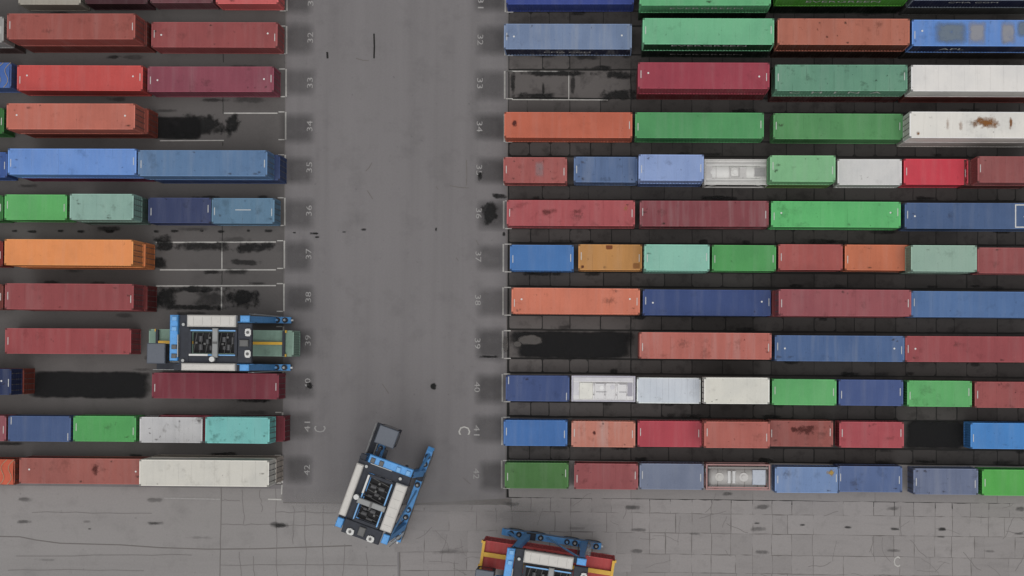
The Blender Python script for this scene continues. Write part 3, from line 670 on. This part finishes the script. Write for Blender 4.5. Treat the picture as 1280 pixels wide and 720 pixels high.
def tank_container(loc, rz, label, kind, rgb):
    L, Hc = SIZES['20']; h = L/2; w = WID/2
    t = thing('tank_container', label, 'tank container', loc, rz, 'tank containers in the yard')
    fm = simple('tank_frame_paint', {1: (190, 188, 185), 2: (176, 174, 186), 3: (158, 120, 118)}[kind], .6)
    tm = simple('tank_shell_paint', {1: (206, 205, 202), 2: (206, 205, 206), 3: (160, 158, 156)}[kind], .5, vary=.1)
    gm = simple('tank_walkway_metal', {1: (184, 182, 180), 2: (196, 195, 200), 3: (128, 126, 124)}[kind], .6)
    f = MB()
    for s in (-1, 1):
        ya, yb = sorted((s*w, s*(w-.11)))
        f.box(-h+.15, h-.15, ya, yb, .05, .19); f.box(-h+.15, h-.15, ya, yb, Hc-.13, Hc-.01)
        for e in (-1, 1):
            xa, xb = sorted((e*h, e*(h-.15))); f.box(xa, xb, ya, yb, 0, Hc)
            a = (e*(h-.1), s*(w-.06), .2); f.tube(a, (e*(h-1.3), s*(w-.06), Hc-.13), .05, 6)
    for e in (-1, 1):
        xa, xb = sorted((e*h, e*(h-.13))); f.box(xa, xb, -w+.11, w-.11, Hc-.15, Hc-.02); f.box(xa, xb, -w+.11, w-.11, .02, .16)
    f.build('frame', fm, t)
    R = 1.1
    prof = [(-h+.16, .25), (-h+.2, .6), (-h+.32, .9), (-h+.5, 1.06), (-h+.65, R), (h-.65, R), (h-.5, 1.06), (h-.32, .9), (h-.2, .6), (h-.16, .25)]
    MB().lathe_x(prof, 0, 1.36, 28).build('tank_shell', tm, t, smooth=True)
    for x in (-1.9, -.65, .65, 1.9):
        MB().lathe_x([(x-.04, R+.012), (x-.04, R+.02), (x+.04, R+.02), (x+.04, R+.012)], 0, 1.36, 28).build('band', gm, t)
    if kind in (1, 2):
        for s in (-1, 1):
            ya, yb = sorted((s*.62, s*1.1)); MB().box(-h+.16, h-.16, ya, yb, Hc-.2, Hc-.14).build('cladding_panel', tm, t)
        for e in (-1, 1):
            xa, xb = sorted((e*(h-.16), e*(h-.75))); MB().box(xa, xb, -.615, .615, Hc-.21, Hc-.15).build('cladding_panel', gm, t)
    if kind == 1:
        for s in (-1, 1):
            wb = MB()
            for k in range(3): wb.box(-h+.2, h-.2, s*.86-.13+k*.09, s*.86-.07+k*.09, Hc-.11, Hc-.06)
            wb.build('walkway', gm, t)
        mh = MB().box(-.55, .28, -.5, -.44, Hc-.12, Hc-.02).box(-.55, .28, .44, .5, Hc-.12, Hc-.02).box(-.55, -.49, -.44, .44, Hc-.12, Hc-.02).box(.22, .28, -.44, .44, Hc-.12, Hc-.02)
        mh.build('manhole_box', gm, t); MB().tube((-.1, 0, Hc-.16), (-.1, 0, Hc-.05), .24, 14).build('manhole_lid', tm, t)
        MB().box(.32, .95, -.5, .5, Hc-.1, Hc-.06).build('deck_plate', gm, t)
        MB().box(1.75, 2.75, -.36, .36, Hc-.1, Hc-.05).build('deck_plate', simple('deck_grey', (150, 148, 148), .6), t)
        MB().box(1.7, 2.8, -.42, -.38, Hc-.1, Hc-.02).box(1.7, 2.8, .38, .42, Hc-.1, Hc-.02).build('guard_rail', gm, t)
    elif kind == 2:
        MB().box(-h+.25, h-.25, .72, 1.05, Hc-.1, Hc-.05).build('walkway', gm, t)
        MB().bbox(-2.3, -1.0, -1.0, .6, Hc-.25, Hc-.03).build('insulation_panel', simple('cream_panel', (212, 211, 204), .6), t)
        for x0, x1 in ((-.85, .1), (.2, 1.15), (1.3, 2.2)): MB().bbox(x0, x1, -1.0, .55, Hc-.3, Hc-.06).build('insulation_panel', tm, t)
        for x0, x1, y in ((-.7, .3, .5), (-.7, .3, -.3), (1.5, 2.2, .45), (1.5, 2.2, -.3)): MB().box(x0, x1, y-.03, y+.03, Hc-.06, Hc-.01).build('grab_rail', simple('rail_grey', (140, 138, 142), .6), t)
        MB().tube((.85, .15, Hc-.1), (.85, .15, Hc-.01), .22, 14).build('manhole_lid', gm, t); MB().tube((-.15, .1, Hc-.1), (-.15, .1, Hc-.02), .2, 14).build('manhole_lid', simple('lid_white', (220, 220, 220), .5), t)
        MB().box(2.3, 2.75, -.7, .6, Hc-.2, Hc-.1).build('end_cover', simple('cover_grey', (150, 148, 158), .6), t)
    else:
        MB().box(-h+.2, h-.2, -1.05, -.92, Hc-.1, Hc-.03).build('walkway', fm, t)
        MB().box(-h+.2, h-.2, .8, .95, Hc-.12, Hc-.05).build('walkway', gm, t)
        for x, r, mm in ((-1.75, .48, (178, 176, 172)), (.55, .5, (182, 180, 178))):
            MB().tube((x, 0, Hc-.35), (x, 0, Hc-.12), r, 18, r*.85).tube((x, 0, Hc-.119), (x, 0, Hc-.03), r*.4, 12).build('manhole_lid', simple('lid_pale', mm, .5), t)
        for x in (-1.0, -.55): MB().bbox(x, x+.32, -.6, .6, Hc-.3, Hc-.06).build('valve_box', simple('valve_box_paint', (190, 190, 190), .5), t)
        MB().bbox(1.35, 2.6, -.72, .72, Hc-.3, Hc-.02).build('deck_box', simple('bluish_panel', (165, 172, 184), .5), t)
    lad = MB().tube((-h-.01, .35, .2), (-h-.01, .35, Hc), .025, 6).tube((-h-.01, .75, .2), (-h-.01, .75, Hc), .025, 6)
    for k in range(8): lad.tube((-h-.01, .35, .35+k*.28), (-h-.01, .75, .35+k*.28), .018, 6)
    lad.build('ladder', STEEL, t)
    return t

ORD = ['', 'first', 'second', 'third', 'fourth', 'fifth', 'sixth', 'seventh', 'eighth', 'ninth']
cnt = {}
for d in D: cnt.setdefault((d[0], d[1]), []).append(d)
for (side, n), lst in cnt.items():
    order = sorted(lst, key=lambda d: (d[2] if d[2] is not None else d[3]-80), reverse=(side == 'L'))
    for k, d in enumerate(order):
        _, _, x0, x1, yc, size, lvl, rgb, words, o = d
        o = dict(o); L, Hc = SIZES[size]
        z0 = 0.035 if side == 'R' else 0.03
        tank = lvl == 'tank'; lv = 1 if tank else lvl
        htop = z0+Hc*lv
        ang_px = 0.0
        if x0 is not None and x1 is not None: c = P((x0+x1)/2, yc, htop)
        elif x0 is not None: c = P(x0, yc, htop)+Vector((L/2, 0, 0))
        else: c = P(x1, yc, htop)-Vector((L/2, 0, 0))
        rz = random.uniform(-.0022, .0022)
        c.z = z0+Hc*(lv-1)
        where = 'row %d %s' % (n, 'left' if side == 'L' else 'right')
        label = '%s %scontainer, %s from the roadway, %s' % (words, '' if tank or 'long' in words else TWO[size]+' ', ORD[k+1], where)
        if 'long' in words: label = 'long cream-white container at the roadway end of the last left row'
        label = label[0].lower()+label[1:]
        if tank:
            tank_container((c.x, c.y, z0), rz, label, o['kind'], rgb); continue
        text = o.pop('text', None); text2 = o.pop('text2', None); spots = o.pop('spots', []); low = o.pop('low', None); lowx = o.pop('lowx', 0.0); lowr = o.pop('lowr', None); lowsize = o.pop('lowsize', size)
        tarp = o.pop('tarp', None); stripe = o.pop('stripe', False); boxm = o.pop('box', False); sidec = o.pop('side', None)
        flip = o.pop('flip', side == 'R' and random.random() < .5)
        if 'marks' not in o:
            o['marks'] = (random.uniform(-.25, .25), random.uniform(-.25, .25)) if random.random() < .92 else (0, None)
        if tarp: o['marks'] = None
        t = container((c.x, c.y, c.z), rz, size, rgb, label, **o)
        kids = list(t.children)
        if flip:
            for ch in kids:
                if ch.name.split('.')[0] in ('front_wall', 'door'): ch.rotation_euler = (0, 0, PI)
        if sidec:
            for ch in kids:
                if ch.name.split('.')[0] in ('side_wall',): ch.color = (*lin(sidec), 1)
        for ch in kids:
            if tarp and ch.name.split('.')[0] == 'roof':
                COL.objects.unlink(ch); bpy.data.objects.remove(ch)
        if tarp:
            r = MB(); pr = []
            for i in range(25):
                x = -L/2+.1+i*(L-.2)/24
                for j in range(9):
                    y = -1.2+j*.3; r.v.append((x, y, Hc-.02+.16*(1-(y/1.2)**2)+(.03 if i % 3 == 0 else 0)))
            for i in range(24):
                for j in range(8): r.f.append((i*9+j, (i+1)*9+j, (i+1)*9+j+1, i*9+j+1))
            r.build('tarpaulin', tarp, t, smooth=True)
            for i in range(8):
                x = -L/2+.3+i*.72
                q = [(x+.3*math.sin(j*.8)+.08*j, -1.2+j*.3, Hc+.005+.16*(1-((-1.2+j*.3)/1.2)**2)+.035) for j in range(9)]
                rp = MB()
                for a, b in zip(q[:-1], q[1:]): rp.tube(a, b, .03, 5)
                rp.build('rope', ROPE, t)
        if text:
            lettering(t, text[0], L, text[1], text[2], text[3], Hc*text[4])
        for (sx, sy, sw, sh, m, st) in spots: patch(t, 'stain', sx, sy, sw, sh, None, Hc, st, m)
        if lv != 'tank' and not tarp and o.get('wear', .4) >= .3:
            for q in range(random.randint(1, 4)):
                e = random.random()
                sx, sy = (random.uniform(-L/2+.3, L/2-.3), random.choice([-1, 1])*random.uniform(.8, 1.05)) if e < .6 else (random.choice([-1, 1])*random.uniform(L/2-.9, L/2-.3), random.uniform(-.9, .9))
                patch(t, 'stain', sx, sy, random.uniform(.25, .9), random.uniform(.2, .45), None, Hc, random.uniform(.3, .75), SPOT)
            if random.random() < .45: patch(t, 'stain', random.uniform(-L/3, L/3), random.uniform(-.5, .5), random.uniform(.8, 2.4), random.uniform(.6, 1.5), None, Hc, random.uniform(.12, .32), SPOT)
        if stripe: MB().box(-.75, .75, .06, .12, Hc-.018, Hc-.012).build('roof_mark', WHITE, t)
        if boxm:
            q = MB(); xb = 4.25
            q.box(xb, xb+.1, -1.1, 1.1, Hc-.018, Hc-.01); q.box(xb+.1, xb+1.75, 1.0, 1.1, Hc-.018, Hc-.01); q.box(xb+.1, xb+1.75, -1.1, -1.0, Hc-.018, Hc-.01); q.build('roof_outline', WHITE, t)
        if lv == 2:
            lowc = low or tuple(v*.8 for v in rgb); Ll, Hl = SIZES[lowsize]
            dx = lowx
            if lowr: Lr = 12.192 if lowsize == '40' else Ll; dx = P(lowr, yc, Hl).x-Lr/2-c.x
            lw = {'lab': 'lower container under the %s one, %s' % (words.replace(',', ''), where)}['lab']
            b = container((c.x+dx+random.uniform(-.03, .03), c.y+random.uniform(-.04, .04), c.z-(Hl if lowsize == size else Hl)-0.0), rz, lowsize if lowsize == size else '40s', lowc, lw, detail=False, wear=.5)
            if text2: lettering(b, text2[0], L, text2[1], text2[2], text2[3], Hc*text2[4])

# ------------------------------------------------------------------ straddle carriers
def carrier(loc, rz, label, z_spr, hold=None, dark_ends=False):
    t = thing('straddle_carrier', label, 'straddle carrier', loc, rz, 'straddle carriers working the yard')
    TOP = 11.5
    for s in (-1, 1):
        y = s*2.28
        b = MB()
        prof = [(-4.6, 1.35), (-4.3, 1.0), (4.7, 1.0), (5.0, 1.35), (5.0, 1.6), (4.6, 1.95), (-4.2, 1.95), (-4.6, 1.65)]
        n = len(prof); w = .3
        b.add([(x, y-w, z) for x, z in prof]+[(x, y+w, z) for x, z in prof], [tuple(range(n)), tuple(range(2*n-1, n-1, -1))]+[(i, n+i, n+(i+1) % n, (i+1) % n) for i in range(n)])
        sill = b.build('side_sill', BLUE, t)
        for x in (-3.75, -1.7, 1.6, 3.7):
            wh = MB().tube((x, y-.27, .78), (x, y+.27, .78), .78, 18).build('wheel', BLACK, t)
            MB().tube((x, y-.29, .78), (x, y+.29, .78), .4, 14).build('rim', MACH, wh)
            for q in (-.38, .38):
                MB().tube((x+q, y, 1.951), (x+q, y, 2.12), .27, 12).build('wheel_housing', DARK, sill)
                MB().tube((x+q, y, 2.121), (x+q, y, 2.4), .12, 8).build('suspension_cylinder', BLUED if q > 0 else STEEL, sill)
        for x, xt in ((2.5, 3.15), (-2.95, -2.9)):
            l = MB(); w = .28; d = .33
            l.add([(x-d, y-w, 1.952), (x+d, y-w, 1.952), (x+d, y+w, 1.952), (x-d, y+w, 1.952), (xt-d*.8, y-s*.1-w*.9, TOP), (xt+d*.8, y-s*.1-w*.9, TOP), (xt+d*.8, y-s*.1+w*.9, TOP), (xt-d*.8, y-s*.1+w*.9, TOP)],
                  [(0, 3, 2, 1), (4, 5, 6, 7), (0, 1, 5, 4), (1, 2, 6, 5), (2, 3, 7, 6), (3, 0, 4, 7)])
            leg = l.build('leg', BLUE, t)
            MB().tube((x+.5, y-s*.1, 2.0), (xt+.42, y-s*.1, TOP-.2), .06, 6).build('hydraulic_pipe', MACH, leg)
        MB().tube((-2.5, y+s*.1, TOP-.4), (.6, y+s*.1, 2.0), .1, 8).build('diagonal_brace', BLUED, t)
        MB().tube((2.8, y+s*.05, 6.5), (4.3, y+s*.05, 2.0), .14, 8).build('diagonal_brace', BLUE, t)
        ld = MB()
        for q in (-.22, .22): ld.tube((-3.6+q, y+s*.34, 1.9), (-3.3+q, y+s*.34, TOP), .03, 5)
        for q in range(18): ld.tube((-3.8+.3*q/18, y+s*.34, 2.2+.5*q), (-3.36+.3*q/18, y+s*.34, 2.2+.5*q), .02, 5)
        ld.build('ladder', STEEL, t)
        cabl = MB()
        for q in range(6): cabl.tube((-1.8+.9*q, y+s*.02, TOP+.5), (-1.3+.9*q, y+s*.25, TOP+.2), .04, 5)
        cabl.build('cable', BLACK, t)
        MB().bbox(1.7, 2.6, y-.3, y+.3, 1.96, 2.6, .08).build('control_cabinet', DARK, t)
        MB().box(-3.2, 3.5, y-s*.08-.26, y-s*.08+.26, TOP+.002, TOP+.5).build('top_beam', DARK, t)
        MB().tube((-4.4, y+s*.36, 2.05), (4.8, y+s*.36, 2.05), .04, 6).build('hand_rail', MACH, t)
        MB().tube((-4.8, y, 1.5), (-4.6, y, 1.5), .1, 8).build('lamp', WHITE, t)
    # power-pack covers
    MB().bbox(-2.15, 2.2, -2.46, -1.42, TOP+.502, TOP+1.2, .1).build('power_cover', COVER, t)
    MB().bbox(-2.15, 2.65, 1.82, 2.46, TOP+.502, TOP+1.2, .1).build('power_cover', COVER, t)
    g = MB()
    for x in (-1.6, -.8, 0, .8, 1.6): g.box(x-.012, x+.012, -2.3, -1.58, TOP+1.201, TOP+1.212)
    g.build('cover_seam', simple('seam_grey', (150, 148, 145), .7), t)
    # front cross beam with gap on the right of the cab
    fb = MB().bbox(3.05, 3.75, -2.44, 1.62, TOP+.503, TOP+1.05, .06).build('front_cross_beam', BLUE, t)
    MB().box(2.98, 3.048, -.7, 1.3, TOP+.7, TOP+1.1).build('cable_tray', STEEL, fb)
    for y in (-2.1, -1.2, .4, 1.2): MB().bbox(3.1, 3.55, y-.2, y+.2, TOP+1.052, TOP+1.2, .05).build('bracket', BLUED if y < -1 else MACH, fb)
    rb = MB().bbox(-3.55, -2.3, -1.75, 1.75, TOP+.503, TOP+.95, .06).build('rear_platform', DARK, t)
    MB().bbox(-3.3, -2.5, -.3, .3, TOP+.952, TOP+1.2, .05).build('equipment_box', MACH, rb)
    for y in (-1.75, 1.75):
        s = 1 if y > 0 else -1
        MB().bbox(-3.3, -2.45, s*2.16-.3, s*2.16+.3, TOP+.504, TOP+.8, .06).build('leg_cap', BLUE, t)
    for y in (-.95, .95):
        ft = MB()
        for k in range(7):
            a = 2*PI*k/7
            ft.box(-3.25+.12*math.cos(a)-.16, -3.25+.12*math.cos(a)+.16, y+.2*math.sin(a)-.14, y+.2*math.sin(a)+.14, TOP+1.0+.012*k, TOP+1.12+.013*k)
        ft.build('fan_unit', WHITE, rb)
        MB().tube((-3.25, y, TOP+1.2), (-3.25, y, TOP+1.3), .13, 10).build('fan_hub', MACH, rb)
    # deck plates fore and aft
    MB().box(2.15, 3.0, -2.44, 2.44, TOP+.503, TOP+.62).build('front_deck', DARK, t)
    for y0, y1 in ((-1.4, -1.2), (1.2, 1.8)): MB().box(-2.28, 2.13, y0, y1, TOP+.504, TOP+.6).build('side_deck', DARK, t)
    # hoist frame
    hf = MB().box(-2.25, 2.1, -1.18, -.98, TOP+.63, TOP+.95).box(-2.25, 2.1, .98, 1.18, TOP+.63, TOP+.95).box(1.85, 2.1, -.979, .979, TOP+.64, TOP+.94).box(-2.25, -2.0, -.979, .979, TOP+.64, TOP+.94).build('hoist_frame', DARK, t)
    MB().box(-2.1, 1.9, -1.14, -1.03, TOP+.952, TOP+1.02).build('blue_rail', BLUED, hf)
    MB().box(-2.1, .3, 1.03, 1.14, TOP+.952, TOP+1.02).build('blue_rail', BLUED, hf)
    MB().box(.32, 2.0, 1.0, 1.17, TOP+.952, TOP+1.1).build('white_rail', WHITE, hf)
    cb = MB().bbox(-.62, -.12, -1.3, 1.3, TOP+1.03, TOP+1.35, .06).build('cross_girder', simple('girder_grey', (140, 142, 142), .6), t)
    MB().box(-.57, -.17, -.1, .1, TOP+1.352, TOP+1.42).build('bracket', MACH, cb)
    MB().tube((-.15, 1.45, TOP+1.1), (-.15, 1.45, TOP+1.5), .24, 10).build('air_cleaner', WHITE, t)
    mc = MB().box(-1.98, 1.84, -.92, .92, TOP+.2, TOP+.3).build('machinery_deck', BLACK, t)
    for x, y, r, l in ((1.1, -.35, .2, .5), (1.1, .4, .2, .5), (.5, -.1, .17, .4), (-1.0, -.3, .22, .45), (-1.4, .4, .2, .5), (-1.0, .45, .15, .3), (.2, .45, .13, .4), (-1.75, -.2, .12, .6)):
        MB().tube((x, y-l/2, TOP+.5), (x, y+l/2, TOP+.5), r, 10).build('hoist_drum', DRUM, mc)
    for x, y in ((.75, .1), (-.85, .1), (1.5, 0), (-1.3, -.5), (.3, -.45)): MB().bbox(x-.11, x+.11, y-.1, y+.1, TOP+.302, TOP+.58, .03).build('valve_block', MACH, mc)
    for k in range(7):
        x = -1.8+k*.55; MB().tube((x, -.9, TOP+.34), (x+.3, .9, TOP+.36), .035, 5).build('hose', MACH, mc)
    for s in (-1, 1): MB().tube((2.6, s*1.6, TOP+.62), (2.6, s*1.6, TOP+.9), .14, 8).build('sensor', STEEL, t)
    # cab hanging at the front
    cy = 1.0; cx = 5.5; zc = 8.5
    cab = MB().bbox(cx-.8, cx+.8, cy-.85, cy+.85, zc, zc+2.2, .12).build('cab', DARK, t)
    MB().bbox(cx-.84, cx+.84, cy-.92, cy+.92, zc+2.202, zc+2.36, .07).build('cab_roof', CABR, cab)
    MB().box(cx+.802, cx+.83, cy-.7, cy+.7, zc+.5, zc+1.9).build('window', GLASS, cab)
    for s in (-1, 1):
        ya, yb = sorted((cy+s*.853, cy+s*.88)); MB().box(cx-.6, cx+.6, ya, yb, zc+.6, zc+1.9).build('window', GLASS, cab)
    MB().box(3.2, 4.34, cy+.1, cy+.4, zc+1.9, zc+2.2).box(3.2, 4.34, cy-.5, cy-.2, zc+1.9, zc+2.2).build('cab_arm', DARK, cab)
    MB().box(3.3, 6.2, 1.75, 2.5, zc-.2, zc-.1).build('walkway', DARK, t)
    for y in (1.76, 2.48):
        r = MB()
        for x in (3.35, 4.3, 5.2, 6.15): r.tube((x, y, zc-.1), (x, y, zc+.95), .025, 6)
        r.tube((3.3, y, zc+.95), (6.2, y, zc+.95), .03, 6).tube((3.3, y, zc+.45), (6.2, y, zc+.45), .02, 6).build('hand_rail', STEEL, t)
    # spreader
    sx, sy = 0.0, 0.0
    if hold is not None:
        q = Vector(hold)-Vector(loc); sx = q.x*math.cos(rz)+q.y*math.sin(rz); sy = -q.x*math.sin(rz)+q.y*math.cos(rz)
    R_ = 5.85 if hold is not None else 2.75          # retracted when empty
    SPM = YELL if hold is not None else DARK
    sp = MB().box(-2.2, 2.2, -.75, -.35, .05, .45).box(-2.2, 2.2, .35, .75, .05, .45).box(-2.2, -1.9, -.349, .349, .06, .44).box(1.9, 2.2, -.349, .349, .06, .44).build('spreader', SPM, t)
    sp.location = (sx, sy, z_spr)
    for e in (-1, 1):
        xa, xb = sorted((e*2.22, e*R_)); MB().box(xa, xb, -(.13 if dark_ends else .2), .13 if dark_ends else .2, .1, .35).build('telescopic_beam', SPM, sp)
        xa, xb = sorted((e*(R_+.01), e*(R_+.25))); MB().box(xa, xb, -1.18, 1.18, .06, .36).build('end_beam', DARK if dark_ends else SPM, sp)
        for s in (-1, 1):
            ya, yb = sorted((s*1.0, s*1.24)); xa, xb = sorted((e*(R_+.255), e*(R_+.37))); MB().box(xa, xb, ya, yb, -.25, .3).build('guide_flipper', SPM, sp)
    for x in (-1.9, 1.8):
        for s in (-1, 1): MB().tube((sx+x, sy+s*.55, z_spr+.45), (x, s*.8, TOP+.2), .035, 6).build('hoist_chain', STEEL, t)
    return t

HT = 12.4
c1 = P(265, 428.5, HT); th1 = PI-0.004; p = P(276.5, 428.5, 5.0)
carrier((c1.x, c1.y, 0), th1, 'blue straddle carrier over row 39 left of the roadway, holding a pale green container', 5.05, (p.x, p.y, 0), True)
container((p.x, p.y, 5.02-2.896), th1, '45', (122, 150, 136), 'pale green container hanging inside the blue carrier over row 39', wear=.4, marks=None)
c2 = P(466.5, 625.5, HT); carrier((c2.x, c2.y, 0), math.radians(70.5), 'empty blue straddle carrier turned at an angle at the end of the roadway', 6.0)
c3 = P(682, 727, HT); th3 = PI-math.radians(8.0); p = P(684, 704, 7.4)
carrier((c3.x, c3.y, 0), th3, 'blue straddle carrier at the bottom edge, holding a red container under a yellow spreader', 7.45, (p.x, p.y, 0))
container((p.x, p.y, 7.4-2.896), th3, '40', (176, 62, 62), 'red container held under the yellow spreader of the carrier at the bottom edge', wear=.3, marks=None)

S.render.engine = 'CYCLES'
